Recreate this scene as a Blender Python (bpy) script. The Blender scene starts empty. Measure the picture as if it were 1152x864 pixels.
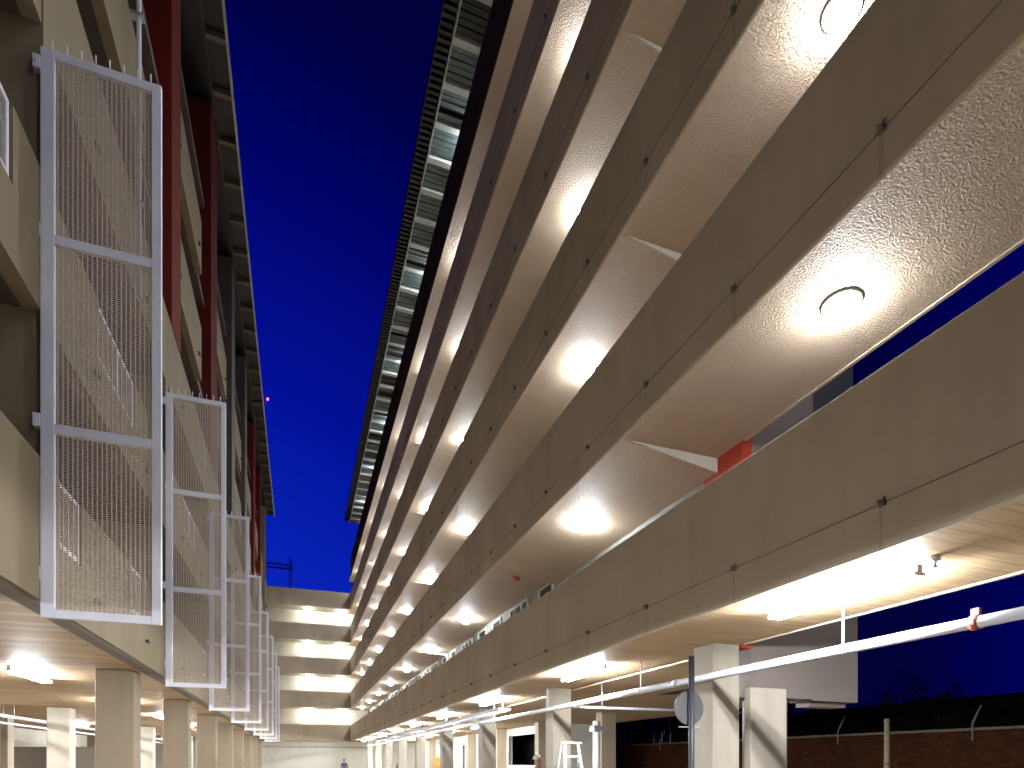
import bpy, math, random
from mathutils import Vector, noise
random.seed(7)
C = bpy.context.scene.collection
SC = bpy.context.scene
R = math.radians

# ------------------------------------------------------------ camera
CAMZ = 1.70
cam_d = bpy.data.cameras.new('camera')
cam = bpy.data.objects.new('camera', cam_d); C.objects.link(cam)
cam.location = (0, 0, CAMZ)
cam.rotation_euler = (R(90), 0, R(-19.7))
cam_d.sensor_width = 36.0
cam_d.lens = 670 / 1152 * 36.0
cam_d.shift_y = 0.3675
cam_d.clip_start = 0.05
cam_d.clip_end = 5000
SC.camera = cam
SC.view_settings.view_transform = 'Standard'
SC.view_settings.look = 'None'
SC.view_settings.gamma = 1
SC.view_settings.exposure = 0.0
SC.cycles.use_denoising = True
SC.cycles.max_bounces = 7
SC.cycles.diffuse_bounces = 5
SC.cycles.glossy_bounces = 3
SC.cycles.sample_clamp_indirect = 4.0

# ------------------------------------------------------------ dusk sky
w = bpy.data.worlds.new('World'); SC.world = w; w.use_nodes = True
nt = w.node_tree; nt.nodes.clear()
out = nt.nodes.new('ShaderNodeOutputWorld')
bg = nt.nodes.new('ShaderNodeBackground'); bg.inputs['Strength'].default_value = 0.1
sky = nt.nodes.new('ShaderNodeTexSky'); sky.sky_type = 'NISHITA'; sky.sun_disc = False
sky.sun_elevation = R(-4.5); sky.sun_rotation = R(-25)
tc = nt.nodes.new('ShaderNodeTexCoord')
dot = nt.nodes.new('ShaderNodeVectorMath'); dot.operation = 'DOT_PRODUCT'
gd = Vector((-0.12, 0.98, 0.08)).normalized()
dot.inputs[1].default_value = gd
nt.links.new(tc.outputs['Generated'], dot.inputs[0])
rmp = nt.nodes.new('ShaderNodeValToRGB')
e = rmp.color_ramp.elements
e[0].position = 0.30; e[0].color = (0.004, 0.004, 1.3, 1)
e[1].position = 1.0; e[1].color = (0.03, 0.20, 5.0, 1)
for pos_, col_ in ((0.42, (0.003, 0.003, 0.75)), (0.50, (0.003, 0.003, 0.36)), (0.62, (0.004, 0.004, 0.36)), (0.70, (0.003, 0.004, 0.52)),
                   (0.80, (0.003, 0.012, 1.5)), (0.90, (0.005, 0.05, 3.0)), (0.96, (0.012, 0.13, 4.2))):
    e.new(pos_).color = (*col_, 1)
nt.links.new(dot.outputs['Value'], rmp.inputs[0])
addn = nt.nodes.new('ShaderNodeMixRGB'); addn.blend_type = 'ADD'; addn.inputs[0].default_value = 0.15
nt.links.new(rmp.outputs[0], addn.inputs[1]); nt.links.new(sky.outputs[0], addn.inputs[2])
nt.links.new(addn.outputs[0], bg.inputs[0]); nt.links.new(bg.outputs[0], out.inputs[0])

# ------------------------------------------------------------ materials
def new_mat(name):
    m = bpy.data.materials.new(name); m.use_nodes = True
    t = m.node_tree; b = t.nodes['Principled BSDF']
    return m, t, b
def N(t, kind, **kw):
    n = t.nodes.new(kind)
    for k, v in kw.items():
        if k in n.inputs: n.inputs[k].default_value = v
        else: setattr(n, k, v)
    return n
def mat(name, col, rough=0.8, var=0.15, scale=2.0, bump=0.0, bscale=60, metal=0.0, streak=False, spec=0.5):
    m, t, b = new_mat(name)
    b.inputs['Roughness'].default_value = rough
    b.inputs['Metallic'].default_value = metal
    b.inputs['Specular IOR Level'].default_value = spec
    tc = N(t, 'ShaderNodeTexCoord')
    src = tc.outputs['Object']
    mp = N(t, 'ShaderNodeMapping')
    if streak: mp.inputs['Scale'].default_value = (1, 1, 0.16)
    t.links.new(src, mp.inputs[0])
    n1 = N(t, 'ShaderNodeTexNoise', Scale=scale, Detail=8.0, Roughness=0.62)
    t.links.new(mp.outputs[0], n1.inputs['Vector'])
    cr = N(t, 'ShaderNodeValToRGB')
    a = [c * (1 - var) for c in col]; z = [min(1, c * (1 + var)) for c in col]
    cr.color_ramp.elements[0].position = 0.3; cr.color_ramp.elements[0].color = (*a, 1)
    cr.color_ramp.elements[1].position = 0.7; cr.color_ramp.elements[1].color = (*z, 1)
    t.links.new(n1.outputs[0], cr.inputs[0])
    t.links.new(cr.outputs[0], b.inputs['Base Color'])
    if bump:
        n2 = N(t, 'ShaderNodeTexNoise', Scale=bscale, Detail=4.0)
        t.links.new(src, n2.inputs['Vector'])
        bp = N(t, 'ShaderNodeBump', Strength=bump, Distance=0.01)
        t.links.new(n2.outputs[0], bp.inputs['Height'])
        t.links.new(bp.outputs[0], b.inputs['Normal'])
    return m
def soffit_mat():
    m, t, b = new_mat('textured_ceiling_paint')
    tc = N(t, 'ShaderNodeTexCoord')
    n1 = N(t, 'ShaderNodeTexNoise', Scale=0.9, Detail=7.0, Roughness=0.6)
    t.links.new(tc.outputs['Object'], n1.inputs['Vector'])
    cr = N(t, 'ShaderNodeValToRGB')
    cr.color_ramp.elements[0].position = 0.3; cr.color_ramp.elements[0].color = (0.64, 0.485, 0.345, 1)
    cr.color_ramp.elements[1].position = 0.7; cr.color_ramp.elements[1].color = (0.73, 0.57, 0.42, 1)
    t.links.new(n1.outputs[0], cr.inputs[0]); t.links.new(cr.outputs[0], b.inputs['Base Color'])
    b.inputs['Roughness'].default_value = 0.62
    v = N(t, 'ShaderNodeTexNoise', Scale=52.0, Detail=2.0, Roughness=0.5)
    t.links.new(tc.outputs['Object'], v.inputs['Vector'])
    r2 = N(t, 'ShaderNodeValToRGB')
    r2.color_ramp.elements[0].position = 0.38; r2.color_ramp.elements[1].position = 0.62
    t.links.new(v.outputs[0], r2.inputs[0])
    bp = N(t, 'ShaderNodeBump', Strength=1.0, Distance=0.018)
    t.links.new(r2.outputs[0], bp.inputs['Height']); t.links.new(bp.outputs[0], b.inputs['Normal'])
    return m
def board_mat(nm, cols, bumpst):
    m, t, b = new_mat(nm)
    tc = N(t, 'ShaderNodeTexCoord'); sp = N(t, 'ShaderNodeSeparateXYZ')
    t.links.new(tc.outputs['Object'], sp.inputs[0])
    mul = N(t, 'ShaderNodeMath', operation='MULTIPLY'); mul.inputs[1].default_value = 6.2
    t.links.new(sp.outputs['Y'], mul.inputs[0])
    fl = N(t, 'ShaderNodeMath', operation='FLOOR'); t.links.new(mul.outputs[0], fl.inputs[0])
    fr = N(t, 'ShaderNodeMath', operation='FRACT'); t.links.new(mul.outputs[0], fr.inputs[0])
    mx = N(t, 'ShaderNodeMath', operation='MULTIPLY'); mx.inputs[1].default_value = 0.42
    ad0 = N(t, 'ShaderNodeMath', operation='MULTIPLY_ADD'); ad0.inputs[1].default_value = 0.37
    t.links.new(fl.outputs[0], ad0.inputs[0]); t.links.new(sp.outputs['X'], mx.inputs[0]); t.links.new(mx.outputs[0], ad0.inputs[2])
    fx = N(t, 'ShaderNodeMath', operation='FLOOR'); t.links.new(ad0.outputs[0], fx.inputs[0])
    cb = N(t, 'ShaderNodeCombineXYZ'); t.links.new(fl.outputs[0], cb.inputs[0]); t.links.new(fx.outputs[0], cb.inputs[1])
    wn = N(t, 'ShaderNodeTexWhiteNoise'); t.links.new(cb.outputs[0], wn.inputs['Vector'])
    cr = N(t, 'ShaderNodeValToRGB')
    E = cr.color_ramp.elements
    E[0].color = cols[0]; E[1].color = cols[3]
    q = E.new(0.5); q.color = cols[1]
    q = E.new(0.75); q.color = cols[2]
    t.links.new(wn.outputs[0], cr.inputs[0])
    mp = N(t, 'ShaderNodeMapping'); mp.inputs['Scale'].default_value = (1.2, 14, 1)
    t.links.new(tc.outputs['Object'], mp.inputs[0])
    ns = N(t, 'ShaderNodeTexNoise', Scale=2.0, Detail=6.0); t.links.new(mp.outputs[0], ns.inputs['Vector'])
    mixn = N(t, 'ShaderNodeMixRGB', blend_type='OVERLAY'); mixn.inputs[0].default_value = 0.55
    t.links.new(cr.outputs[0], mixn.inputs[1]); t.links.new(ns.outputs[0], mixn.inputs[2])
    # grooves
    g = N(t, 'ShaderNodeMath', operation='COMPARE'); g.inputs[1].default_value = 0.0; g.inputs[2].default_value = 0.05
    t.links.new(fr.outputs[0], g.inputs[0])
    mixg = N(t, 'ShaderNodeMixRGB'); mixg.inputs[2].default_value = tuple(c*0.6 for c in cols[0][:3])+(1,)
    t.links.new(g.outputs[0], mixg.inputs[0]); t.links.new(mixn.outputs[0], mixg.inputs[1])
    t.links.new(mixg.outputs[0], b.inputs['Base Color'])
    b.inputs['Roughness'].default_value = 0.6
    ad = N(t, 'ShaderNodeMath', operation='ADD'); t.links.new(wn.outputs[0], ad.inputs[0]); t.links.new(ns.outputs[0], ad.inputs[1])
    bp = N(t, 'ShaderNodeBump', Strength=bumpst, Distance=0.012)
    t.links.new(ad.outputs[0], bp.inputs['Height']); t.links.new(bp.outputs[0], b.inputs['Normal'])
    return m
def brick_mat():
    m, t, b = new_mat('brown_brick')
    tc = N(t, 'ShaderNodeTexCoord'); sp = N(t, 'ShaderNodeSeparateXYZ'); cb = N(t, 'ShaderNodeCombineXYZ')
    t.links.new(tc.outputs['Object'], sp.inputs[0])
    t.links.new(sp.outputs['Y'], cb.inputs[0]); t.links.new(sp.outputs['Z'], cb.inputs[1])
    br = N(t, 'ShaderNodeTexBrick', Scale=1.0)
    br.inputs['Brick Width'].default_value = 0.225; br.inputs['Row Height'].default_value = 0.075
    br.inputs['Mortar Size'].default_value = 0.008
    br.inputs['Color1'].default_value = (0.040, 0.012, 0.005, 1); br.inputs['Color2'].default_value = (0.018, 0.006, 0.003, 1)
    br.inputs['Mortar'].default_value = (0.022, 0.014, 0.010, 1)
    t.links.new(cb.outputs[0], br.inputs['Vector']); t.links.new(br.outputs[0], b.inputs['Base Color'])
    b.inputs['Roughness'].default_value = 0.9; b.inputs['Specular IOR Level'].default_value = 0.0
    return m
def emit(name, col, s):
    m, t, b = new_mat(name)
    b.inputs['Base Color'].default_value = (0.8, 0.8, 0.8, 1)
    b.inputs['Emission Color'].default_value = (*col, 1); b.inputs['Emission Strength'].default_value = s
    return m
def glass(name, col=(0.02, 0.03, 0.035)):
    m, t, b = new_mat(name)
    b.inputs['Base Color'].default_value = (*col, 1); b.inputs['Roughness'].default_value = 0.06
    return m

LAMP_S = 290.0
M = dict(
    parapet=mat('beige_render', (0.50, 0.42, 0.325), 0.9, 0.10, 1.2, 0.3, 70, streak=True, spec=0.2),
    darkbeam=mat('dark_roof_beam', (0.16, 0.14, 0.115), 0.8, 0.2, 3),  # darker grey-brown colour for the left roof beams
    pole=mat('dark_painted_pole', (0.03, 0.03, 0.045), 0.5, 0.1, 6),
    topband=mat('dark_top_band', (0.05, 0.035, 0.03), 0.95, 0.2, 1.5, spec=0.0),
    cream=mat('cream_wall_paint', (0.60, 0.57, 0.48), 0.75, 0.07, 1.5, 0.15, 50),
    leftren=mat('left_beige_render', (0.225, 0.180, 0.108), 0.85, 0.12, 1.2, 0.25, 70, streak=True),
    column=mat('column_concrete', (0.24, 0.19, 0.13), 0.8, 0.14, 2.2, 0.3, 40, streak=True),
    stone=mat('pale_column_concrete', (0.33, 0.295, 0.235), 0.8, 0.12, 3.0, 0.35, 40, streak=True),
    grey=mat('grey_cladding', (0.155, 0.13, 0.11), 0.7, 0.07, 1.0, 0.1, 40),
    dark=mat('dark_finish_and_shade', (0.035, 0.034, 0.036), 0.6, 0.2, 1.0),  # dark finish, also colours in the unlit upper gable
    fascia=mat('dark_corrugated_fascia', (0.012, 0.012, 0.014), 0.5, 0.3, 3.0),
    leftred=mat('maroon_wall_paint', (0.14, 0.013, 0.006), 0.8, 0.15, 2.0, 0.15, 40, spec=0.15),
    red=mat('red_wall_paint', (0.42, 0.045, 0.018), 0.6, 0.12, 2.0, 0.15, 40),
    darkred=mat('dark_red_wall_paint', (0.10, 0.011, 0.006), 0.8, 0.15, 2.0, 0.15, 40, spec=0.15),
    brown=mat('brown_wall_paint', (0.075, 0.055, 0.04), 0.7, 0.2, 2.0, 0.1, 40),
    tile=mat('lilac_painted_steel', (0.86, 0.86, 0.97), 0.45, 0.06, 4.0, 0.05, 30, metal=0.0),
    mesh=mat('mesh_wire', (0.60, 0.52, 0.44), 0.5, 0.12, 20, metal=0.2),
    galv=mat('galvanised_steel', (0.55, 0.57, 0.62), 0.35, 0.15, 8, metal=0.7),
    pipe=mat('painted_pipe', (0.74, 0.75, 0.80), 0.3, 0.06, 6),
    bluecable=mat('blue_grey_cable', (0.20, 0.23, 0.45), 0.5, 0.2, 8),
    iron=mat('dark_iron', (0.10, 0.095, 0.085), 0.6, 0.3, 20),
    rust=mat('rusty_clamp', (0.28, 0.05, 0.03), 0.7, 0.3, 20),
    sign=mat('grey_sign_back', (0.08, 0.08, 0.083), 0.5, 0.08, 5, metal=0.2),
    white=mat('white_paint', (0.78, 0.78, 0.76), 0.5, 0.05, 5),
    paving=mat('paving', (0.40, 0.345, 0.27), 0.8, 0.2, 1.0, 0.3, 20),
    asphalt=mat('asphalt', (0.04, 0.05, 0.05), 0.9, 0.2, 2.0, 0.4, 60),
    roofglass=mat('slatted_roof_panel', (0.10, 0.135, 0.14), 0.4, 0.3, 5),
    roofbeam=mat('pale_roof_beam', (0.62, 0.66, 0.62), 0.5, 0.15, 6),
    leaf=mat('dark_foliage', (0.010, 0.013, 0.005), 0.9, 0.4, 2, spec=0.0),
    bark=mat('bark', (0.10, 0.07, 0.045), 0.9, 0.3, 6),
    deck=mat('deck_floor', (0.58, 0.47, 0.36), 0.8, 0.1, 2),
    frame=mat('window_frame_paint', (0.62, 0.62, 0.58), 0.5, 0.06, 5),
    skin=mat('skin', (0.45, 0.28, 0.20), 0.6, 0.05, 5),
    orange=mat('orange_board', (0.65, 0.16, 0.03), 0.6, 0.08, 5),
)
M['wallg'] = mat('grey_green_wall_paint', (0.22, 0.225, 0.19), 0.7, 0.1, 1.5)
def add_stains(m):
    t = m.node_tree; b = t.nodes['Principled BSDF']; base = b.inputs['Base Color'].links[0].from_socket
    tc = N(t, 'ShaderNodeTexCoord'); sp = N(t, 'ShaderNodeSeparateXYZ'); t.links.new(tc.outputs['Object'], sp.inputs[0])
    def mth(op, a, v=None, v2=None):
        n = N(t, 'ShaderNodeMath', operation=op)
        if hasattr(a, 'links'): t.links.new(a, n.inputs[0])
        else: n.inputs[0].default_value = a
        for k_, q in ((1, v), (2, v2)):
            if q is None: continue
            if hasattr(q, 'links'): t.links.new(q, n.inputs[k_])
            else: n.inputs[k_].default_value = q
        return n.outputs[0]
    ns = N(t, 'ShaderNodeTexNoise', Scale=9.0, Detail=4.0); t.links.new(tc.outputs['Object'], ns.inputs['Vector'])
    yy = mth('ADD', sp.outputs['Y'], 20-3.15+0.775+155-0.02); md = mth('MODULO', yy, 1.55); dy = mth('ABSOLUTE', mth('SUBTRACT', md, 0.775))
    wob = mth('MULTIPLY_ADD', ns.outputs[0], 0.06, -0.012)
    iny = mth('LESS_THAN', dy, wob)
    zr = mth('MODULO', mth('SUBTRACT', sp.outputs['Z'], 1.70+1.53), 2.7)
    inz = mth('LESS_THAN', zr, 0.33)
    f = mth('MULTIPLY', mth('MULTIPLY', iny, inz), 0.2)
    mx = N(t, 'ShaderNodeMixRGB'); mx.inputs[2].default_value = (0.15, 0.10, 0.05, 1)
    t.links.new(f, mx.inputs[0]); t.links.new(base, mx.inputs[1])
    # broad cloudy weathering
    n2 = N(t, 'ShaderNodeTexNoise', Scale=0.45, Detail=5.0, Roughness=0.6); t.links.new(tc.outputs['Object'], n2.inputs['Vector'])
    r2 = N(t, 'ShaderNodeValToRGB'); r2.color_ramp.elements[0].position = 0.35; r2.color_ramp.elements[0].color = (0.80, 0.80, 0.80, 1)
    r2.color_ramp.elements[1].position = 0.65; t.links.new(n2.outputs[0], r2.inputs[0])
    m2_ = N(t, 'ShaderNodeMixRGB', blend_type='MULTIPLY'); m2_.inputs[0].default_value = 1.0
    t.links.new(mx.outputs[0], m2_.inputs[1]); t.links.new(r2.outputs[0], m2_.inputs[2])
    t.links.new(m2_.outputs[0], b.inputs['Base Color'])
add_stains(M['parapet'])
M['soffit'] = soffit_mat(); M['board'] = board_mat('board_marked_concrete', [(0.19, 0.115, 0.05, 1), (0.30, 0.185, 0.08, 1), (0.26, 0.175, 0.09, 1), (0.37, 0.27, 0.155, 1)], 0.6)
M['boardr'] = board_mat('pale_board_marked_concrete', [(0.40, 0.29, 0.165, 1), (0.45, 0.32, 0.18, 1), (0.42, 0.31, 0.185, 1), (0.47, 0.35, 0.21, 1)], 0.25); M['brick'] = brick_mat()
M['glass'] = glass('window_glass')
M['lamp'] = emit('lamp_glass', (0.92, 0.96, 1.0), LAMP_S)
M['lamp_low'] = emit('undercroft_lamp_glass', (0.93, 0.96, 1.0), 800.0)
M['lamp_end'] = emit('end_deck_lamp_glass', (1.0, 0.97, 0.90), 230.0)
M['redlamp'] = emit('red_beacon_glass', (1.0, 0.05, 0.15), 12.0)

# ------------------------------------------------------------ builders
class MB:
    def __init__(s): s.v = []; s.f = []; s.sm = []
    def quadbox(s, P):            # 8 points: bottom 0-3, top 4-7
        o = len(s.v); s.v += [tuple(p) for p in P]
        for f in ((3,2,1,0),(4,5,6,7),(0,1,5,4),(1,2,6,5),(2,3,7,6),(3,0,4,7)):
            s.f.append(tuple(o+i for i in f)); s.sm.append(False)
        return s
    def box(s, x0, x1, y0, y1, z0, z1):
        return s.quadbox([(x0,y0,z0),(x1,y0,z0),(x1,y1,z0),(x0,y1,z0),(x0,y0,z1),(x1,y0,z1),(x1,y1,z1),(x0,y1,z1)])
    def prism(s, pts, axis, a0, a1):   # polygon in the plane normal to axis
        o = len(s.v); n = len(pts)
        def mk(p, a): return {'x':(a,p[0],p[1]),'y':(p[0],a,p[1]),'z':(p[0],p[1],a)}[axis]
        s.v += [mk(p, a0) for p in pts] + [mk(p, a1) for p in pts]
        s.f.append(tuple(o+i for i in range(n))[::-1]); s.f.append(tuple(o+n+i for i in range(n))); s.sm += [False]*2
        for i in range(n):
            j = (i+1) % n; s.f.append((o+i,o+j,o+n+j,o+n+i)); s.sm.append(False)
        return s
    def rod(s, a, b, r, n=8, r2=None):
        a = Vector(a); b = Vector(b); d = (b-a).normalized()
        u = d.orthogonal().normalized(); w_ = d.cross(u); o = len(s.v)
        for p, rr in ((a, r), (b, r if r2 is None else r2)):
            for i in range(n):
                t = 2*math.pi*i/n; s.v.append(tuple(p + (u*math.cos(t)+w_*math.sin(t))*rr))
        for i in range(n):
            j = (i+1) % n; s.f.append((o+i,o+j,o+n+j,o+n+i)); s.sm.append(True)
        s.f.append(tuple(o+i for i in range(n))[::-1]); s.f.append(tuple(o+n+i for i in range(n))); s.sm += [False]*2
        return s
    def lathe(s, prof, cx, cy, n=28):    # prof [(r,z)]
        o = len(s.v); k = len(prof)
        for r, z in prof:
            for i in range(n):
                t = 2*math.pi*i/n; s.v.append((cx+r*math.cos(t), cy+r*math.sin(t), z))
        for q in range(k-1):
            for i in range(n):
                j = (i+1) % n; s.f.append((o+q*n+i,o+q*n+j,o+(q+1)*n+j,o+(q+1)*n+i)); s.sm.append(True)
        return s
    def build(s, name, m, parent=None, org=(0,0,0), bevel=0.0):
        me = bpy.data.meshes.new(name)
        me.from_pydata([(v[0]-org[0], v[1]-org[1], v[2]-org[2]) for v in s.v], [], s.f)
        me.polygons.foreach_set('use_smooth', s.sm); me.update()
        me.materials.append(m)
        o = bpy.data.objects.new(name, me); C.objects.link(o)
        if parent: o.parent = parent
        if bevel:
            b = o.modifiers.new('bevel', 'BEVEL'); b.width = bevel; b.segments = 2; b.limit_method = 'ANGLE'
        return o
def tag(o, label=None, cat=None, group=None, kind=None):
    if label: o['label'] = label
    if cat: o['category'] = cat
    if group: o['group'] = group
    if kind: o['kind'] = kind
    return o
def empty(name, loc, label, cat, group=None):
    o = bpy.data.objects.new(name, None); C.objects.link(o); o.location = loc; o.empty_display_size = 0.2
    return tag(o, label, cat, group)
def copy_thing(src, loc, label):
    r = src.copy(); C.objects.link(r); r.location = loc; r['label'] = label
    for ch in list(src.children):
        c = ch.copy(); C.objects.link(c); c.parent = r
        for g in ch.children:
            d = g.copy(); C.objects.link(d); d.parent = c
    return r
def ordn(i): return ['first','second','third','fourth','fifth','sixth','seventh','eighth','ninth','tenth','eleventh','twelfth'][i]
def Z(h): return h + CAMZ       # height above the camera's eye level -> world z

# ------------------------------------------------------------ ground
tag(MB().box(-400, 400, -300, 900, -0.5, -0.02).build('ground', M['asphalt']), kind='structure')
tag(MB().box(-15, 13.5, -12, 58, -0.02, 0.0).build('pavement', M['paving']), kind='structure')

# ============================================================ RIGHT BLOCK
XF, XB = 3.98, 5.52            # parapet face, back of the access deck
Y0, YE = -7.0, 50.2
ST = 2.7
SL = 0.18
HB = [1.53 + ST*i for i in range(6)]     # parapet bottoms above the eye
PH = 1.37
PTOP = 1.52
PH0 = 1.335
LV = ['ground','second','third','fourth','fifth','top']
rb = empty('apartment_block', (5, 20, 0), 'long six storey deck access block on the right with brown parapets and white lit soffits', 'building')
org = (5, 20, 0)
clampys = [3.15 + 1.55*i for i in range(-5, 30)]
for i, h in enumerate(HB):
    ph = PH0 if i == 0 else (PTOP if i == 5 else PH)
    p = MB()
    # main face sheet with small chamfered drip edge at its foot
    z0, z1 = Z(h), Z(h+ph)
    p.prism([(XF, z0+0.02), (XF+0.012, z0), (XF+0.028, z0), (XF+0.028, z0+0.25), (XF+0.15, z0+0.25), (XF+0.15, z1), (XF+0.02, z1), (XF, z1-0.02)], 'y', Y0, YE)
    par = p.build('parapet', M['parapet'] if i < 5 else M['topband'], rb, org)
    if i < 5:
        zc = Z(h + 0.325)
        MB().rod((XF-0.012, Y0, zc), (XF-0.012, YE, zc), 0.0035, 5).build('cable', M['iron'], par, org)
        for cy in clampys:
            if cy > YE-1: continue
            k = MB()
            k.box(XF-0.022, XF-0.001, cy-0.024, cy+0.024, zc-0.018, zc+0.026)
            k.rod((XF-0.05, cy, zc+0.01), (XF-0.001, cy, zc+0.01), 0.015, 8)
            k.rod((XF-0.04, cy-0.045, zc+0.03), (XF-0.02, cy+0.05, zc-0.01), 0.006, 6)
            k.build('clamp', M['iron'], par, org)
    # deck slab, its underside is the soffit
    mt = M['boardr'] if i == 0 else M['soffit']
    if i == 0:
        MB().box(XF+0.030, XB+0.02, Y0, 51.9, z0+0.012, z0+0.20).build('soffit', mt, rb, org)
    else:   # the second bay's slab falls towards the rear
        MB().box(XF+0.030, XB+0.02, Y0, 6.93, z0+0.012, z0+0.20).build('soffit', mt, rb, org)
        MB().prism([(XF+0.030, z0+0.012), (XB+0.02, z0-SL), (XB+0.02, z0+0.20), (XF+0.030, z0+0.20)], 'y', 6.932, 12.64).build('soffit', mt, rb, org)
        MB().box(XF+0.030, XB+0.02, 12.642, 51.9, z0+0.012, z0+0.20).build('soffit', mt, rb, org)
    MB().box(XF+0.152, XB-0.02, Y0, 51.9, z0+0.203, z0+0.24).build('deck_floor', M['deck'], rb, org)
    # a raised lip along the slab's back edge
    if i in (0, 1):
        MB().box(XB+0.022, XB+0.06, Y0, 6.38, z0-0.005, z0+0.24).build('slab_edge', M['parapet'], rb, org)
    # tapered brackets under the deck
    if i > 0:
        for by, dr, tk in ((6.9, SL+0.012, 0.03), (12.65, 0.10, 0.05), (23.05, 0.10, 0.05)):
            b = MB(); b.prism([(XF+0.16, z0+0.010), (XB+0.018, z0-dr), (XB+0.018, z0+0.010)], 'y', by, by+tk)
            b.build('bracket', M['cream'], rb, org)
# back wall of the decks with windows and doors, from the gable on
wall0 = 7.2
MB().box(XB+0.021, XB+0.2, wall0, 51.9, Z(1.735), Z(18.4)).build('wall', M['wallg'], rb, org)
def window(x, y0, y1, z0, z1, parent, og, panes=2, face=-1, m=None):
    f = MB(); t = 0.05; xa, xb = sorted((x, x + face*0.05))
    f.box(xa, xb, y0, y1, z0, z0+t); f.box(xa, xb, y0, y1, z1-t, z1)
    f.box(xa, xb, y0, y0+t, z0+t, z1-t); f.box(xa, xb, y1-t, y1, z0+t, z1-t)
    for q in range(1, panes):
        yy = y0 + (y1-y0)*q/panes; f.box(xa, xb, yy-t/2, yy+t/2, z0+t, z1-t)
    o = f.build('window', M['frame'], parent, og)
    xa, xb = sorted((x + face*0.002, x + face*0.02))
    MB().box(xa, xb, y0+t, y1-t, z0+t, z1-t).build('pane', m or M['glass'], o, og)
    return o
wy = []
for k in range(8):
    b = 12.6 + 5.2*k
    wy += [(b, b+0.85, 1), (b+1.6, b+2.95, 3), (b+3.75, b+4.5, 1)]
for i in range(5):
    if i not in (0,): continue
    for a, b, n in wy:
        if b < 51: window(XB+0.021, a, b, Z(HB[i]+1.3), Z(HB[i]+2.62), rb, org, n)
# end pier at the start of the wall, red, and the gable volume behind it
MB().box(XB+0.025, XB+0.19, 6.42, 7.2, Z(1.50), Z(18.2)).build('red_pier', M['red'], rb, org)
MB().prism([(6.47, Z(0.86)), (6.85, Z(0.86)), (6.85, Z(1.53)), (11.7, Z(1.53)), (11.7, Z(18.2)), (6.47, Z(18.2))], 'x', XB+0.192, 6.82).build('gable_wall', M['grey'], rb, org)
MB().box(6.835, 7.70, 6.50, 6.9, Z(0.845), Z(2.6)).build('gable_beam', M['grey'], rb, org)
MB().box(6.85, 7.68, 6.56, 11.7, Z(2.605), Z(18.2)).build('shade_coloured_gable', M['dark'], rb, org)  # upper gable is unlit; its darkness is put into the colour
MB().box(6.85, 7.68, 6.905, 11.7, Z(1.54), Z(2.6)).build('shade_coloured_gable', M['dark'], rb, org)
MB().box(XB+0.22, 12.0, 11.72, 51.9, Z(1.54), Z(18.3)).build('rear_volume', M['grey'], rb, org)
MB().box(6.9, 7.6, 6.62, 6.86, Z(0.775), Z(0.84)).build('downlight', M['grey'], rb, org)
# undercroft ceiling
MB().box(XB+0.03, 12.0, 11.75, 51.9, Z(1.50), Z(1.535)).build('undercroft_soffit', M['boardr'], rb, org)
MB().box(XB+0.03, 7.69, 6.91, 11.745, Z(1.50), Z(1.528)).build('undercroft_soffit', M['boardr'], rb, org)
# columns: front row and second row
def column(x0, x1, y0, y1, zt, parent, og, m):
    c = MB().box(x0, x1, y0, y1, 0.0, zt).build('column', m, parent, og, bevel=0.015)
    return c
for k in range(9):
    y = 6.45 + 5.2*k
    column(5.10, 5.53, y, y+0.42, Z(1.541), rb, org, M['stone'])
for k in range(1, 9):
    y = 6.45 + 5.2*k
    column(8.85, 9.35, y-0.4, y, Z(1.499), rb, org, M['column'])
MB().box(5.62, 6.22, 6.34, 6.465, 0.0, Z(0.966)).build('gable_pier', M['stone'], rb, org, bevel=0.01)
MB().box(6.05, 6.36, 6.475, 7.0, 0.0, Z(0.855)).build('gable_pier', M['grey'], rb, org)
# ground floor rear wall with openings
gx = 9.6
def wall_with_holes(x0, x1, y0, y1, z0, z1, holes, name, m, parent, og):
    b = MB(); cur = y0
    for (a, c, lo, hi) in sorted(holes):
        if a > cur: b.box(x0, x1, cur, a, z0, z1)
        if lo > z0: b.box(x0, x1, a, c, z0, lo)
        if hi < z1: b.box(x0, x1, a, c, hi, z1)
        cur = c
    if cur < y1: b.box(x0, x1, cur, y1, z0, z1)
    return b.build(name, m, parent, og)
holes = [(23.7, 27.3, Z(-0.22), Z(1.16)), (29.8, 32.0, Z(-0.7), Z(1.0)), (33.0, 36.2, Z(-0.7), Z(1.0))]
wall_with_holes(gx, gx+0.2, 22.2, 51.9, 0.0, Z(1.50), holes, 'rear_wall', M['cream'], rb, org)
MB().box(gx+0.2, gx+2.2, 22.2, 22.4, 0.0, Z(1.50)).build('rear_wall', M['cream'], rb, org)
MB().box(gx+1.8, gx+1.9, 22.4, 51.9, 0.0, Z(1.50)).build('room_wall', M['dark'], rb, org)
window(gx+0.06, 29.8, 32.0, Z(-0.7), Z(1.0), rb, org, 3); window(gx+0.06, 33.0, 36.2, Z(-0.7), Z(1.0), rb, org, 4)
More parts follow.
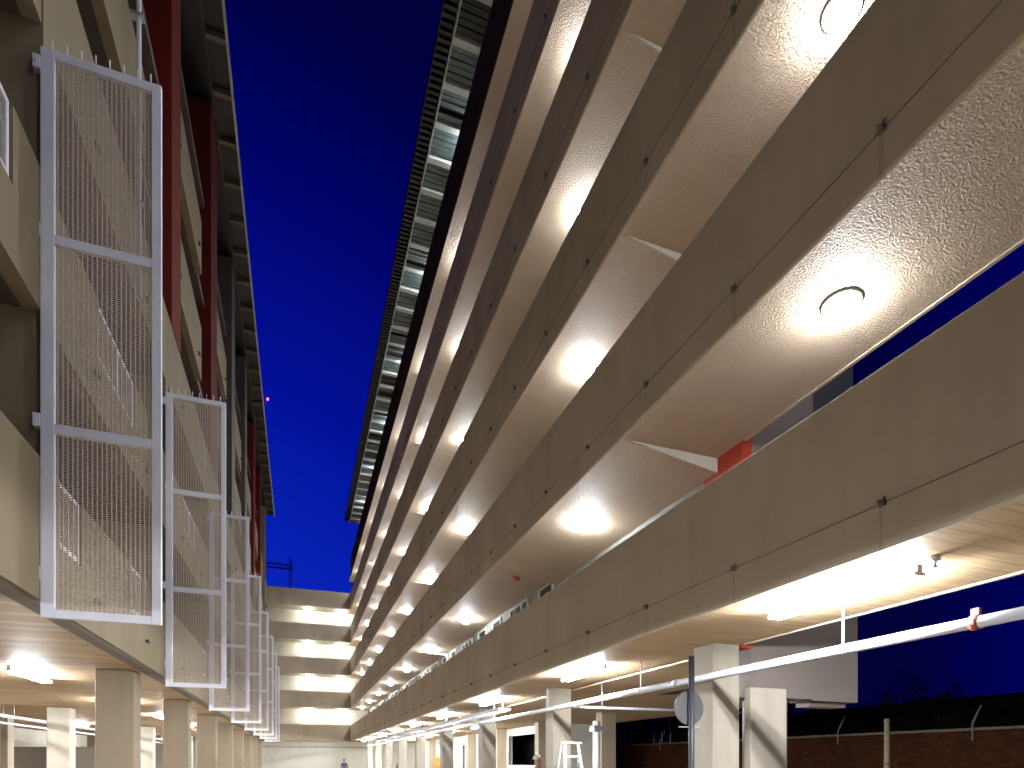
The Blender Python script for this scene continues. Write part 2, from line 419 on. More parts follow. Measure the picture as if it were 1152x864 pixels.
# roof with overhang: pale beams and slatted panels between a gutter line and the wall
RH = Z(18.5)
MB().box(3.34, 13, Y0, 47.8, RH+0.14, RH+0.3).build('roof', M['fascia'], rb, org)
f = MB()
y = Y0
while y < 47.7:
    f.box(3.34, 3.69, y, y+0.09, RH-0.02, RH+0.139); y += 0.18
f.box(3.335, 3.36, Y0, 47.8, RH+0.0, RH+0.30)
f.build('corrugated_fascia', M['fascia'], rb, org)
MB().box(3.70, 3.735, Y0, 47.8, RH-0.06, RH+0.13).build('gutter_rail', M['roofbeam'], rb, org)
rnd = random.Random(3)
y = Y0 + 0.4
k = 0
while y < 47.5:
    MB().box(3.737, 5.5, y, y+0.17, RH-0.05, RH+0.10).build('roof_beam', M['roofbeam'], rb, org)
    s = MB()
    for q in range(5):
        yy = y+0.2+q*0.165
        if rnd.random() < 0.85:
            s.box(3.737, 5.5, yy, yy+0.135, RH+0.02+0.015*(q%2), RH+0.07)
    s.build('slatted_panel', M['roofglass'] if rnd.random() > 0.2 else M['fascia'], rb, org)
    y += 1.07; k += 1
MB().box(XB, XB+0.2, wall0, 51.9, Z(18.402), RH+0.13).build('wall_head', M['cream'], rb, org)

# ------------------------------------------------------------ bulkhead lamps
def make_lamp(x, y, z, label, glassm, lit=True, r=0.17, group='round bulkhead lamps on the soffits'):
    t = empty('bulkhead_lamp', (x, y, z), label, 'lamp', group)
    b = MB(); b.lathe([(0, 0), (r, 0), (r, -0.018), (r-0.025, -0.024), (r-0.03, -0.022), (0.0, -0.022)], 0, 0, 32)
    b.build('lamp_base', M['frame'] if lit else M['rust'], t)
    g = MB(); R1 = r-0.027
    prof = [(R1, -0.022)] + [(R1*math.cos(a), -0.022-0.125*math.sin(a)) for a in [R(15), R(35), R(55), R(72)]] + [(0.001, -0.147)]
    g.lathe(prof, 0, 0, 32); g.build('lamp_glass', glassm, t)
    return t
deck_names = ['first deck', 'second deck', 'third deck', 'fourth deck', 'fifth deck']
lys = [-1.1, 4.16, 9.37, 17.3, 22.5, 27.7, 32.9, 38.1, 43.3, 48.6]
protoL = None
for i in range(1, 6):
    for j, ly in enumerate(lys):
        zl = Z(HB[i]) + 0.010
        lab = '%s lit bulkhead lamp from the near end above the right block %s' % (ordn(j), deck_names[i-1])
        if protoL is None: protoL = make_lamp(4.73, ly, zl, lab, M['lamp'])
        elif j == 2: copy_thing(protoL, (4.73, ly, zl-0.078), lab).rotation_euler = (0, R(7.0), 0)
        else: copy_thing(protoL, (4.73, ly, zl), lab)
pl = None
for j, ly in enumerate(lys):    # unseen lamps added above the sixth (top) deck to light the roof beams
    lab = '%s added unseen lamp from the near end over the topmost right deck' % ordn(j)
    if j > 1: copy_thing(protoL, (4.85, ly, RH-0.06), lab)
make_lamp(4.68, 12.75, Z(HB[1])+0.010, 'unlit reddish brown round ceiling fitting under the lowest deck soffit past the near bracket', M['rust'], False, 0.12)
def make_batten(x, y, z, label):
    t = empty('batten_lamp', (x, y, z), label, 'lamp', 'twin tube batten lamps on the undercroft ceilings')
    MB().box(-0.03, 0.03, -0.77, 0.77, -0.055, 0).build('batten_body', M['white'], t)
    for sx in (-0.055, 0.055):
        MB().rod((sx, -0.75, -0.075), (sx, 0.75, -0.075), 0.019, 10).build('tube', M['lamp_low'], t)
    for sy in (-0.765, 0.765):
        MB().box(-0.06, 0.06, sy-0.006, sy+0.006, -0.088, -0.0552).build('tube_holder', M['white'], t)
    return t
# undercroft lamps right
low = None
lowy = [-1.1, 4.1, 9.2, 14.4, 19.6, 24.8, 30.0, 35.2, 40.4, 45.6]
for j, ly in enumerate(lowy):
    lab = '%s glaring twin tube lamp from the near end under the right block boarded ceiling' % ordn(j)
    zl = Z(1.53) + 0.010
    if low is None: low = make_batten(4.6, ly, zl, lab)
    else: copy_thing(low, (4.6, ly, zl), lab)
for j, ly in enumerate([24.8, 30.0, 35.2, 40.4, 45.6]):
    copy_thing(low, (7.3, ly, Z(1.50)), '%s glaring twin tube lamp between the two column rows of the right undercroft' % ordn(j))

# ============================================================ END BLOCK
eb = empty('end_block', (0.8, 51, 0), 'five storey connecting block closing the far end of the courtyard with pale lit decks', 'building')
eo = (0.8, 51, 0)
XL = -2.27
for i in range(5):
    h = HB[i]; ph = PH0 if i == 0 else 1.30
    p = MB(); p.box(-4.5, XF-0.002, YE, YE+0.15, Z(h), Z(h+ph))
    par = p.build('parapet', M['parapet'], eb, eo)
    MB().box(-4.5, XF+0.145, YE+0.152, 51.9, Z(h)+0.02, Z(h)+0.2).build('soffit', M['cream'], eb, eo)
MB().box(-4.5, 7, 51.92, 52.1, Z(1.53), Z(13.6)).build('wall', M['cream'], eb, eo)
MB().box(-4.5, 12.0, 51.0, 51.2, 0, Z(1.528)).build('ground_wall', M['cream'], eb, eo)
MB().box(-4.5, 5.6, 50.9, 50.998, Z(1.05), Z(1.1)).build('lintel_band', M['column'], eb, eo)
lampE = None
for i in range(1, 5):
    for q, lx in enumerate((0.75, 3.3)):
        lab = '%s lamp from the left above the end block %s' % (ordn(q), deck_names[i-1])
        if lampE is None: lampE = make_lamp(lx, 51.1, Z(HB[i])+0.018, lab, M['lamp_end'], r=0.2, group='lamps on the end block decks')
        else: copy_thing(lampE, (lx, 51.1, Z(HB[i])+0.018), lab)
for q, lx in enumerate((0.75, 3.3)):
    t = copy_thing(lampE, (lx, 51.25, Z(13.3)), '%s lamp from the left on the open top deck of the end block' % ordn(q))
MB().box(-4.5, 7, 51.25, 51.915, Z(13.32), Z(13.5)).build('canopy', M['cream'], eb, eo)

# ============================================================ LEFT BLOCK
lb = empty('apartment_block', (-5, 20, 0), 'dark deck access block on the left with red cross walls, beige parapets and an undercroft', 'building')
lo = (-5, 20, 0)
HL = [1.50 + ST*i for i in range(6)]
FY = [6.95 + 5.53*i for i in range(8)]      # party walls (fins)
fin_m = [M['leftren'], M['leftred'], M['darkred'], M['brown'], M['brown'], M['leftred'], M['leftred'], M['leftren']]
UF = [(FY[0]-0.205, FY[0]+0.002), (12.75, 13.65), (18.1, 19.35)] + [(f_-0.1, f_+1.05) for f_ in FY[3:]]
def parapet_poly(y0, y1, h, ph, cuts):
    pts = [(y0, Z(h)), (y1, Z(h)), (y1, Z(h+ph))]
    for a, b in sorted(cuts, reverse=True):
        pts += [(b, Z(h+ph)), (b, Z(h+ph-0.68)), (a, Z(h+ph-0.68)), (a, Z(h+ph))]
    pts.append((y0, Z(h+ph)))
    # prism on 'x' takes (y,z)
    return pts
def railing(y0, y1, h, ph, parent):
    t = MB(); x0, x1 = XL-0.06, XL-0.02; a, b = Z(h+ph-0.66), Z(h+ph)
    t.box(x0, x1, y0+.02, y1-.02, b-0.05, b); t.box(x0, x1, y0+.02, y1-.02, a, a+0.05)
    n = max(1, round((y1-y0)/0.85))
    for q in range(n+1):
        yy = y0+.02 + (y1-y0-.09)*q/n; t.box(x0, x1, yy, yy+0.05, a+0.05, b-0.05)
    r = t.build('railing', M['tile'], parent, lo)
    g = MB(); yy = y0+0.09
    while yy < y1-0.07:
        g.box(x0+0.012, x0+0.02, yy, yy+0.006, a+0.05, b-0.05); yy += 0.035
    zz = a+0.07
    while zz < b-0.06:
        g.box(x0+0.021, x0+0.026, y0+.07, y1-.07, zz, zz+0.006); zz += 0.03
    g.build('railing_mesh', M['mesh'], r, lo)
segs = [(-7.0, FY[0]-0.2)] + [(FY[q], FY[q+1]-0.2) for q in range(7)] + [(FY[7], YE)]
for i, h in enumerate(HL):
    ph = 1.33
    for q, (a, b) in enumerate(segs):
        a2, b2 = a+0.012, b-0.012
        if i >= 3 and 1 <= q:
            a2 = a + (0.012 if q == 1 else UF[q-1][1]-FY[q-1]+0.212); b2 = b - 0.95
            if q == 1: b2 = b - 1.3
        if i == 5 and q >= 2: continue
        cuts = []
        if q >= 1 and i < 3:
            if i == 0: cuts = [(b-1.2, b-0.35)] if q > 1 else [(a+0.25, a+0.9), (b-2.3, b-1.7)]
            if i == 1: cuts = [(a+1.5, a+3.2)]
            if i == 2: cuts = [(b-0.95, b-0.3)]
        if q == 0 and i == 1: cuts = [(4.0, 6.15)]
        if q == 0 and i == 0: cuts = []
        x1 = XL if i < 3 else XL-0.05
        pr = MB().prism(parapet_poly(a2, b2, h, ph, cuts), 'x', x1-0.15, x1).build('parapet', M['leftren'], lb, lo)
        for c in cuts: railing(c[0], c[1], h, ph, pr)
        # floor waste outlets on the face
        for cy in ((a+b)/2-1.3, (a+b)/2+1.2):
            if cy < b2: MB().box(x1+0.001, x1+0.05, cy-0.06, cy+0.06, Z(h+0.36), Z(h+0.40)).build('spout', M['iron'], pr, lo)
    MB().box(-12.5 if i == 0 else -3.85, XL-0.155, -7, 51.9, Z(h)+0.012, Z(h)+0.2).build('soffit', M['board'] if i == 0 else M['brown'], lb, lo)
    # drip edge below the first parapet
    if i == 0: MB().box(XL-0.19, XL-0.03, -7, YE, Z(h)-0.035, Z(h)-0.002).build('drip_edge', M['brown'], lb, lo)
for q, y in enumerate(FY):
    mt = fin_m[q]
    lowm = M['leftren']
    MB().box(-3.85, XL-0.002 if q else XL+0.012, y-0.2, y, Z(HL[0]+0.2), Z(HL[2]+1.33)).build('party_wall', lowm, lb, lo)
    MB().box(-3.86, XL+0.014, UF[q][0], UF[q][1], Z(HL[2]+1.332), Z(18.0 if q else 18.0)).build('party_wall', mt, lb, lo)
# recessed deck walls with windows and doors
for q, (a, b) in enumerate(segs):
    for i in range(6):
        m_ = M['brown']
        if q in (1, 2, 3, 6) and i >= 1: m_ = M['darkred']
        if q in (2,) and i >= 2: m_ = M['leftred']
        MB().box(-4.05, -3.855, a, b, Z(HL[i]+0.2), Z(HL[i]+ST)).build('deck_wall', m_, lb, lo)
        if q < 6:
            window(-3.85, a+0.6, a+1.9, Z(HL[i]+1.1), Z(HL[i]+2.45), lb, lo, 2, face=1)
            d = MB().box(-3.852, -3.80, a+3.2, a+4.1, Z(HL[i]+0.25), Z(HL[i]+2.3)).build('door', M['dark'], lb, lo)
            MB().rod((-3.79, a+3.3, Z(HL[i]+1.2)), (-3.74, a+3.3, Z(HL[i]+1.2)), 0.03, 10).build('handle', M['galv'], d, lo)
MB().box(-12.5, -4.06, -7, 51.9, Z(1.705), Z(18.3)).build('main_volume', M['brown'], lb, lo)
# roof
RL = Z(18.0)
MB().box(-12.6, -1.70, -7, 47.5, RL+0.16, RL+0.3).build('roof', M['fascia'], lb, lo)
MB().box(-1.72, -1.67, -7, 47.5, RL-0.02, RL+0.157).build('gutter_rail', M['roofbeam'], lb, lo)
MB().box(-2.22, -2.18, -7, 47.5, RL-0.02, RL+0.157).build('gutter_rail', M['brown'], lb, lo)
y = -6.5
while y < 47.3:
    MB().box(-2.18, -1.725, y, y+0.12, RL+0.02, RL+0.155).build('roof_beam', M['darkbeam'], lb, lo)
    y += 1.35
# undercroft columns, rear walls and lamps
for k in range(-1, 8):
    y = 11.5 + 5.2*k
    column(-3.15, -2.60, y, y+0.5, Z(1.511), lb, lo, M['column'])
for k in range(-2, 7):
    y = 20.4 + 5.2*k
    column(-6.75, -6.2, y, y+0.5, Z(1.511), lb, lo, M['stone'])
for k in range(-1, 7):
    y = 20.4 + 5.2*k
    column(-10.2, -9.6, y, y+0.5, Z(1.511), lb, lo, M['column'])
MB().box(-12.5, -12.3, -7, 51.9, 0, Z(1.511)).build('rear_wall', M['cream'], lb, lo)
MB().box(-12.3, -3.9, 50.6, 50.8, 0, Z(1.511)).build('rear_wall', M['cream'], lb, lo)
wall = MB().box(-12.29, -7.4, 33.0, 33.2, 0, Z(0.62)).build('store_wall', M['grey'], lb, lo)
j = 0
for (lx, ys) in ((-4.35, [2.0, 7.1, 12.4, 17.6, 22.8, 28.0, 33.2, 38.4, 43.6]), (-8.3, [18, 28.5, 39])):
    for j, ly in enumerate(ys):
        lab = '%s twin tube lamp from the near end under the left ceiling, %s' % (ordn(j), 'by its front columns' if lx > -5 else 'deep inside')
        copy_thing(low, (lx, ly, Z(1.511)), lab)
# service pipes slung under the left ceiling
for q, (xx, zz, rr, lab) in enumerate(((-7.35, 1.18, 0.05, 'upper white service pipe slung under the left undercroft ceiling'), (-7.6, 1.02, 0.035, 'lower thin service pipe slung under the left undercroft ceiling'))):
    t = empty('service_pipe', (xx, 28, Z(zz)), lab, 'pipe', 'service pipes in the left undercroft')
    MB().rod((0, -18, 0), (0, 20, 0), rr, 12).build('pipe_run', M['pipe'], t)
    for yy in range(-16, 20, 4):
        MB().rod((0, yy, rr*0.9), (0, yy, 1.515-zz), 0.008, 6).build('hanger', M['galv'], t)
# white downpipe on the left facade
dp = empty('downpipe', (-2.17, 9.9, Z(7)), 'pale vertical downpipe fixed on the left facade above the nearest mesh screen', 'pipe')
MB().rod((0, 0, -0.3), (0, 0, 10.8), 0.032, 12).build('pipe_run', M['tile'], dp)
for zz in (1, 3.7, 6.4, 9.1):
    MB().box(-0.1, 0.06, -0.055, 0.055, zz, zz+0.04).build('pipe_clip', M['galv'], dp)

# ------------------------------------------------------------ mesh screens
SW, SH = 0.99, 5.32
def make_screen(loc, label):
    t = empty('mesh_screen', loc, label, 'mesh screen', 'white framed mesh screens projecting from the left facade')
    fw = 0.085; d = 0.05
    MB().box(0.0, 0.11, -d/2, d/2, 0, SH).build('post', M['tile'], t, bevel=0.006)
    MB().box(SW-fw, SW, -d/2, d/2, 0, SH).build('post', M['tile'], t, bevel=0.006)
    ph = SH/3
    for (ra, rb_) in ((0, 0.08), (SH-0.085, SH-0.001), (ph-0.045, ph+0.045), (2*ph-0.045, 2*ph+0.045)):
        MB().box(0.111, SW-fw-0.001, -d/2+0.002, d/2-0.002, ra, rb_).build('rail', M['tile'], t, bevel=0.004)
    for q in range(3):
        z0 = ph*q + (0.081 if q == 0 else 0.046); z1 = ph*(q+1) - (0.086 if q == 2 else 0.046)
        g = MB()
        x = 0.125
        while x < SW-fw-0.005:
            g.box(x, x+0.010, -0.006, 0.0, z0, z1); x += 0.0395
        z = z0+0.008
        while z < z1-0.004:
            g.box(0.112, SW-fw-0.002, 0.0005, 0.0055, z, z+0.009); z += 0.021
        p = g.build('mesh_panel', M['mesh'], t)
    for q in range(8):
        x = 0.09 + q*0.115
        MB().rod((x, 0, SH-0.002), (x, 0, SH+0.10), 0.007, 6).build('spike', M['tile'], t)
    for z in (0.35, 1.77, 3.55, SH-0.22):
        b = MB(); b.box(-0.055, -0.001, -0.035, 0.035, z, z+0.12); b.rod((-0.03, -0.05, z+0.06), (-0.03, 0.05, z+0.06), 0.012, 8)
        b.build('wall_bracket', M['tile'], t)
    return t
scrd = ['nearest and largest', 'second nearest', 'third nearest', 'fourth nearest', 'fifth nearest', 'sixth nearest', 'seventh nearest', 'farthest']
scr = None
for k in range(8):
    loc = (XL+0.004, 6.72 + 5.53*k, Z(1.335))
    lab = 'tall white framed mesh screen off the left facade, %s of its row' % scrd[k]
    if scr is None: scr = make_screen(loc, lab)
    else: copy_thing(scr, loc, lab)

# ============================================================ RIGHT GROUND OBJECTS
# long suspended pipe
pp = empty('sprinkler_main', (5.0, 15, Z(1.081)), 'long pale suspended pipe running under the right block with rod hangers', 'pipe')
MB().rod((0, -18, 0), (0, 33, 0), 0.048, 16).build('pipe_run', M['pipe'], pp)
for yy in (-14.3, -10.62, -6.97, -3.3, 0.4, 4.1, 7.8, 11.5):
    MB().rod((0, yy, 0.045), (0, yy, 0.46), 0.009, 8).build('hanger', M['white'], pp)
    MB().rod((0, yy-0.015, 0), (0, yy+0.015, 0), 0.055, 16).build('hanger_ring', M['galv'], pp)
for yy in (-7.9, -5.9, -2.3, 1.5, 6.9):
    MB().rod((0, yy-0.05, 0), (0, yy+0.05, 0), 0.058, 16).build('coupling', M['galv'], pp)
rc = MB(); rc.rod((0, -11.86, 0), (0, -11.80, 0), 0.060, 16); rc.box(-0.015, 0.015, -11.86, -11.80, 0.05, 0.11); rc.box(-0.065, 0.065, -11.85, -11.81, -0.02, 0.02)
rc.build('red_clamp', M['rust'], pp)
c2 = empty('conduit', (5.0, 10, Z(1.0)), 'thin galvanised conduit crossing between the column rows below the pipe', 'conduit')
MB().rod((0.0, 0.4, 0.03), (4.3, 0.4, 0.03), 0.028, 10).build('pipe_run', M['galv'], c2)
MB().rod((0.6, 0.4, 0.03), (0.6, 0.4, 0.52), 0.01, 8).build('hanger', M['galv'], c2)
MB().rod((3.0, 0.4, 0.03), (3.0, 0.4, 0.7), 0.01, 8).build('hanger', M['galv'], c2)
# bundle of blue grey cables on a tray
tr = empty('cable_tray', (4.62, 20, Z(1.2)), 'cable tray with bundled blue grey cables running along the right undercroft columns', 'cable tray')
b = MB()
for yy in [v*0.3 for v in range(-22, 60)]: b.box(-0.14, 0.14, yy, yy+0.03, -0.01, 0.0)
b.box(-0.16, -0.142, -6.6, 18, -0.02, 0.05); b.box(0.142, 0.16, -6.6, 18, -0.02, 0.05)
b.build('tray', M['galv'], tr)
rnd = random.Random(9)
for q in range(6):
    c = MB(); xx = -0.11 + 0.042*q; prev = None
    for s in range(-22, 60):
        p = (xx + rnd.uniform(-.015, .015), s*0.3, 0.02 + 0.012*(q % 3) + rnd.uniform(0, .015))
        if prev: c.rod(prev, p, 0.013, 6)
        prev = p
    c.build('cable', M['bluecable'], tr)
for yy in (-6, -3, 0, 3, 6, 9, 12, 15): MB().rod((0.15, yy, 0.02), (0.15, yy, 0.34), 0.008, 6).build('hanger', M['galv'], tr)
# cross wall mounted junction box and white riser
rs = empty('riser_pipe', (8.0, 15.2, 0), 'slim white vertical riser with a grey junction box near the step ladder', 'pipe')
MB().rod((0, 0, 0), (0, 0, Z(1.12)), 0.10, 14).build('pipe_run', M['white'], rs)
MB().box(-0.16, 0.19, -0.16, 0.1, Z(0.82), Z(0.98)).build('junction_box', M['galv'], rs, bevel=0.01)
# sprinkler head
sh = empty('ceiling_fitting', (4.53, 3.16, Z(1.54)), 'small pale ceiling fitting on the blown out soffit at the far right', 'ceiling fitting')
MB().lathe([(0.03, 0), (0.035, -0.03), (0.012, -0.035), (0.012, -0.075), (0.028, -0.08), (0.001, -0.09)], 0, 0, 14).build('fitting_body', M['galv'], sh)
# round sign seen from the back on a dark pole
sp = empty('round_sign', (4.62, 6.25, 0), 'round grey sign seen from behind on a dark pole beside the pale column', 'sign')
MB().rod((0, 0, 0), (0, 0, Z(1.30)), 0.036, 14).build('pole', M['pole'], sp)
MB().rod((0, 0.045, Z(0.66)), (0, 0.058, Z(0.66)), 0.215, 40).build('sign_plate', M['sign'], sp)
for zz in (0.52, 0.80): MB().box(-0.14, 0.14, 0.036, 0.0445, Z(zz)-0.018, Z(zz)+0.018).build('sign_bracket', M['sign'], sp)
b = MB(); b.box(-0.16, 0.16, 0.03, 0.05, Z(0.41), Z(0.425)); b.build('sign_brace', M['galv'], sp)
# step ladder
sl = empty('step_ladder', (5.09, 10.75, 0), 'white aluminium step ladder standing in front of the pale column', 'ladder')
H = Z(0.33)
for sx in (-1, 1):
    MB().quadbox([(sx*0.30-.02, -0.45, 0), (sx*0.30+.02, -0.45, 0), (sx*0.30+.02, -0.40, 0), (sx*0.30-.02, -0.40, 0),
                  (sx*0.14-.02, -0.05, H), (sx*0.14+.02, -0.05, H), (sx*0.14+.02, 0.0, H), (sx*0.14-.02, 0.0, H)]).build('rail', M['white'], sl)
    MB().rod((sx*0.32, 0.45, 0), (sx*0.19, 0.03, H-0.03), 0.014, 8).build('rear_leg', M['galv'], sl)
for q in range(1, 8):
    zz = H*q/8; wdt = 0.30-0.16*q/8; yy = -0.42+0.40*q/8
    MB().box(-wdt, wdt, yy-0.04, yy+0.05, zz-0.014, zz+0.014).build('tread', M['white'], sl)
MB().box(-0.2, 0.2, -0.08, 0.05, H, H+0.035).build('top_cap', M['white'], sl)
# orange hoarding board
ob = empty('orange_board', (6.95, 30.4, 0), 'upright orange board standing between the far right columns', 'board')
MB().box(-0.35, 0.35, -0.02, 0.02, 0.1, 1.85).build('board_panel', M['orange'], ob)
for sx in (-0.25, 0.25): MB().box(sx-0.03, sx+0.03, -0.25, 0.25, 0, 0.099).build('foot', M['iron'], ob)

# brick boundary wall, its coping and cranked brackets
bw = empty('brick_wall', (14.7, 20, 0), 'brown brick boundary wall with stone coping beyond the right block', 'wall')
bo = (14.7, 20, 0)
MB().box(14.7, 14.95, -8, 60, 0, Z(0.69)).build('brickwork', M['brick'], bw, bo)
MB().box(14.66, 14.99, -8, 60, Z(0.692), Z(0.75)).build('coping', M['brown'], bw, bo)
for q, yy in enumerate([5.0, 9.36, 13.0, 17.5, 22, 27, 32, 38]):
    b = MB(); b.rod((14.64, yy, Z(0.45)), (14.64, yy, Z(0.86)), 0.02, 8); b.rod((14.64, yy, Z(0.85)), (14.86, yy-0.05, Z(1.28)), 0.018, 8)
    b.rod((14.86, yy-0.05, Z(1.27)), (14.95, yy, Z(1.27)), 0.012, 6)
    b.build('cranked_bracket', M['iron'], bw, bo)
fp = empty('fence_post', (13.9, 10.9, 0), 'warm lit slender post in front of the brick boundary wall', 'post')
MB().rod((0, 0, 0), (0, 0, Z(0.98)), 0.075, 14, 0.06).build('post_shaft', M['leftren'], fp)
MB().lathe([(0.06, Z(0.98)), (0.075, Z(1.0)), (0.04, Z(1.04)), (0.001, Z(1.05))], 0, 0, 14).build('post_cap', M['column'], fp)
for q in range(3):
    t_ = MB().rod((0, 0, 0.6+q*0.5), (0, 0, 0.64+q*0.5), 0.078, 14).build('band', M['brown'], fp)

# dark trees and house beyond the wall
def tree(x, y, h, r, label):
    t = empty('tree', (x, y, 0), label, 'tree', 'dark trees beyond the brick wall')
    rn = random.Random(int(x*10+y))
    b = MB(); b.rod((0, 0, 0), (0.1, 0, h*0.45), 0.17, 10, 0.10)
    ends = []
    for q in range(9):
        a = rn.uniform(0, 6.28); e_ = Vector((math.cos(a)*r*rn.uniform(.3, .75), math.sin(a)*r*rn.uniform(.3, .75), h*rn.uniform(.5, .9)))
        b.rod((0.05, 0, h*rn.uniform(.25, .45)), e_, 0.07, 6, 0.02); ends.append(e_)
    b.build('trunk', M['bark'], t)
    g = MB()
    for q in range(100):
        base = rn.choice(ends); c = base + Vector((rn.gauss(0, r*.3), rn.gauss(0, r*.3), rn.gauss(0, h*.09)))
        rad = rn.uniform(.25, .6)
        for s in range(62):
            d = Vector((rn.gauss(0, 1), rn.gauss(0, 1), rn.gauss(0, 1))).normalized()*rad*rn.uniform(.4, 1.1)
            p = c + d; u = Vector((rn.gauss(0, 1), rn.gauss(0, 1), rn.gauss(0, 1))).normalized(); v = u.orthogonal()
            s_ = rn.uniform(.05, .10); o = len(g.v)
            g.v += [tuple(p-u*s_), tuple(p+v*s_*.5), tuple(p+u*s_), tuple(p-v*s_*.5)]; g.f.append((o, o+1, o+2, o+3)); g.sm.append(False)
    g.build('crown', M['leaf'], t)
for (x, y, h, r, l) in ((20.5, 19, 3.9, 2.3, 'rounded dark tree over the brick wall left of the slender post'), (22, 14.0, 3.9, 2.4, 'dark tree over the brick wall just right of the slender post'),
                        (23, 9.0, 4.1, 2.6, 'broad dark tree over the brick wall at the right edge of the view'), (24, 24, 4.2, 2.5, 'farther dark tree over the brick wall beside the grey gable box')):
    tree(x, y, h, r, l)
tag(MB().box(26, 60, -30, 90, -0.4, 4.3).build('hill', M['leaf']), kind='structure')
hs = empty('brick_house', (22, 34, 0), 'dark house beyond the brick wall seen between the right columns', 'house')
ho = (22, 34, 0)
MB().box(19, 26, 26, 44, 0, 5.2).build('wall', M['brick'], hs, ho)
MB().prism([(18.6, 5.2), (26.4, 5.2), (22.5, 7.6)], 'y', 25.6, 44.4).build('roof', M['dark'], hs, ho)
for yy in (27.5, 31.5, 35.5, 39.5): window(19, yy, yy+1.6, 2.6, 4.0, hs, ho, 2)

# tower crane far behind the end block, red beacon
cr = empty('tower_crane', (-1.2, 120, 0), 'distant tower crane standing behind the end block', 'crane')
def cp(px, hpx, yw=120):     # crane dimensions derived from its bearing
    Zd = yw*0.9415; return Zd*hpx/670
zt = cp(0, 227) + CAMZ
xx = (327-336.2)*120*0.9415/711.6
cr.location = (xx, 120, 0)
m = MB()
for sx in (-.35, .35):
    for sy in (-.35, .35): m.rod((sx*.6, sy*.6, 0), (sx*.6, sy*.6, zt), 0.06, 5)
zz = 0
while zz < zt-1.2:
    m.rod((-.21, -.21, zz), (.21, -.21, zz+1.2), 0.05, 4); m.rod((.21, .21, zz), (-.21, .21, zz+1.2), 0.05, 4); zz += 1.2
m.build('mast', M['galv'], cr)
j = MB(); jz = cp(0, 214)+CAMZ
for sz in (0, 0.8): j.rod((-4.5, 0, jz+sz), (0.4, 0, jz+sz), 0.12, 5)
q = -4.5
while q < -0.3: j.rod((q, 0, jz), (q+.8, 0, jz+.8), 0.08, 4); q += .8
j.build('jib', M['sign'], cr)
rbn = empty('warning_beacon', (-1.62, 33.0, RL+0.2), 'tiny red warning light at the edge of the left roof', 'lamp')
MB().rod((0, 0, 0.1), (0.10, 0, 0.30), 0.012, 6).build('arm', M['iron'], rbn)
bb = MB(); bb.lathe([(0.001, 0.27), (0.04, 0.29), (0.055, 0.33), (0.04, 0.38), (0.001, 0.40)], 0.12, 0, 12); bb.build('beacon_glass', M['redlamp'], rbn)

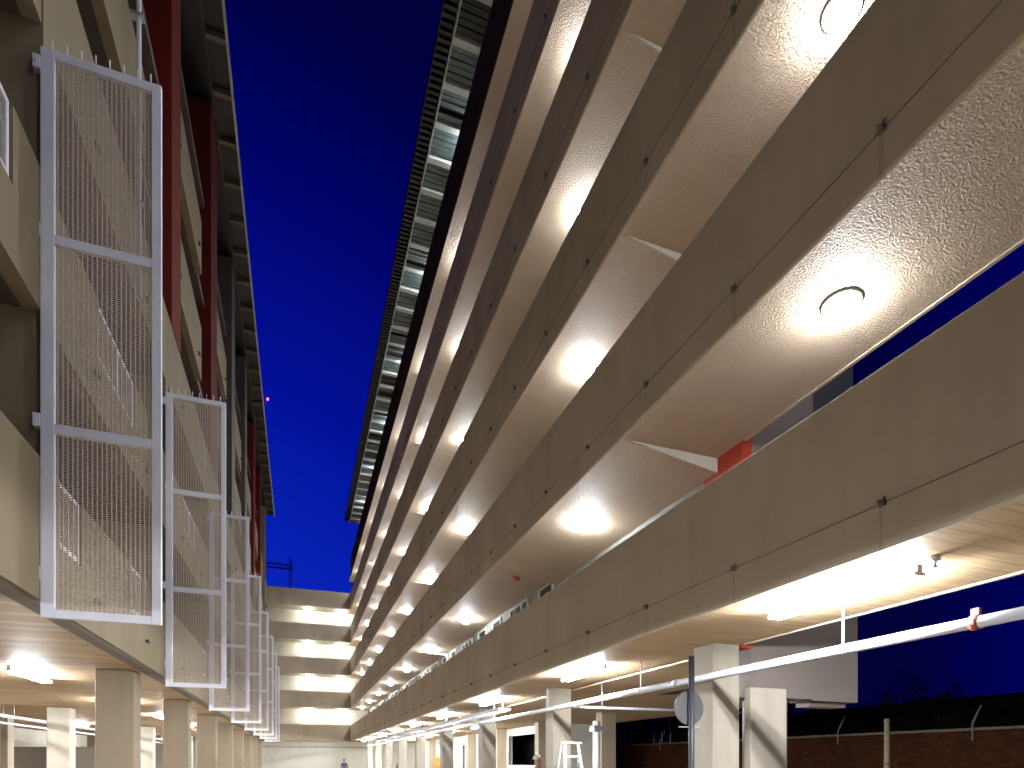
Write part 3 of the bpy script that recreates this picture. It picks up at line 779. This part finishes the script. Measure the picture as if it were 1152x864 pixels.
# ------------------------------------------------------------ people
def person(x, y, rz, label, top, trousers, hairm, scale=1.0, arms='down', helmet=None):
    t = empty('person', (x, y, 0), label, 'person', None)
    t.rotation_euler = (0, 0, rz); t.scale = (scale,)*3
    J = {'pel':(0,0,.95,.14),'wai':(0,0,1.10,.125),'che':(0,.0,1.30,.155),'nek':(0,0,1.47,.06),'hdb':(0,-.015,1.54,.075),'hdm':(0,-.02,1.62,.095),'hdt':(0,0,1.69,.07),
         'hl':(-.09,0,.90,.10),'kl':(-.11,-.03,.50,.062),'al':(-.12,.02,.09,.042),'tl':(-.13,-.14,.03,.035),
         'hr':(.09,0,.90,.10),'kr':(.11,-.02,.50,.062),'ar':(.12,.05,.09,.042),'tr':(.13,-.11,.03,.035),
         'sl':(-.19,0,1.40,.065),'el':(-.25,-.02,1.12,.045),'wl':(-.25,-.12,.88,.032),'fl':(-.245,-.16,.80,.028),
         'sr':(.19,0,1.40,.065),'er':(.25,-.02,1.12,.045),'wr':(.24,-.14,.90,.032),'fr':(.235,-.18,.83,.028)}
    if arms == 'up': J['er'] = (.30,-.16,1.18,.045); J['wr'] = (.20,-.34,1.32,.032); J['fr'] = (.17,-.40,1.37,.028)
    E = [('pel','wai'),('wai','che'),('che','nek'),('nek','hdb'),('hdb','hdm'),('hdm','hdt'),('pel','hl'),('hl','kl'),('kl','al'),('al','tl'),('pel','hr'),('hr','kr'),('kr','ar'),('ar','tr'),
         ('che','sl'),('sl','el'),('el','wl'),('wl','fl'),('che','sr'),('sr','er'),('er','wr'),('wr','fr')]
    ks = list(J); me = bpy.data.meshes.new('person_body')
    me.from_pydata([J[k][:3] for k in ks], [(ks.index(a), ks.index(b)) for a, b in E], [])
    me.skin_vertices.new() if hasattr(me.skin_vertices, 'new') else None
    o = bpy.data.objects.new('body', me); C.objects.link(o); o.parent = t
    sk = o.modifiers.new('skin', 'SKIN')
    if not me.skin_vertices:
        bpy.context.view_layer.objects.active = o
        bpy.ops.mesh.customdata_skin_add()
    for i_, k in enumerate(ks):
        me.skin_vertices[0].data[i_].radius = (J[k][3], J[k][3]*(0.8 if k in ('che', 'wai', 'pel') else 1)); me.skin_vertices[0].data[i_].use_root = (k == 'pel')
    sk.use_smooth_shade = True
    ss = o.modifiers.new('sub', 'SUBSURF'); ss.levels = 2; ss.render_levels = 2
    # one skin, coloured by height for clothing
    m_, tt, b_ = new_mat('clothed_figure'); tc_ = N(tt, 'ShaderNodeTexCoord'); s_ = N(tt, 'ShaderNodeSeparateXYZ'); tt.links.new(tc_.outputs['Object'], s_.inputs[0])
    r_ = N(tt, 'ShaderNodeValToRGB'); r_.color_ramp.interpolation = 'CONSTANT'
    dv = N(tt, 'ShaderNodeMath', operation='DIVIDE'); dv.inputs[1].default_value = 2.0; tt.links.new(s_.outputs['Z'], dv.inputs[0]); tt.links.new(dv.outputs[0], r_.inputs[0])
    ee = r_.color_ramp.elements; ee[0].color = (0.03, 0.03, 0.03, 1); ee[0].position = 0
    ee[1].position = 0.05; ee[1].color = (*trousers, 1)
    for pos, c_ in ((0.49, top), (0.74, (0.45, 0.28, 0.20))): n_ = ee.new(pos); n_.color = (*c_, 1)
    tt.links.new(r_.outputs[0], b_.inputs['Base Color']); b_.inputs['Roughness'].default_value = 0.8
    me.materials.append(m_)
    hr = MB(); prof = [(0.001, 1.775), (0.055, 1.765), (0.09, 1.73), (0.106, 1.68), (0.107, 1.64)]
    if helmet: prof = [(0.001, 1.80), (0.07, 1.785), (0.115, 1.74), (0.13, 1.685), (0.155, 1.675)]
    hr.lathe(prof, 0, 0.005, 16); hr.build('hard_hat' if helmet else 'hair', hairm, t)
    f_ = MB(); f_.quadbox([(-.012,-.135,1.60),(.012,-.135,1.60),(.012,-.10,1.60),(-.012,-.10,1.60),(-.005,-.12,1.64),(.005,-.12,1.64),(.005,-.10,1.64),(-.005,-.10,1.64)])
    f_.build('nose', M['skin'], t)
    return t
hair = mat('dark_hair', (0.03, 0.02, 0.015), 0.6, 0.2, 20)
person(3.4, 49.0, R(20), 'person in dark clothing standing by the end wall of the courtyard', (0.02, 0.02, 0.05), (0.03, 0.03, 0.05), hair, 1.03)
person(6.85, 43.0, R(-30), 'person in dark clothing standing among the far right columns', (0.03, 0.03, 0.08), (0.03, 0.03, 0.05), hair, 1.03)
person(6.1, 15.0, R(10), 'person in a pink top and white hard hat standing in the right undercroft', (0.55, 0.25, 0.28), (0.05, 0.06, 0.12), M['white'], 1.03, 'up', helmet=True)
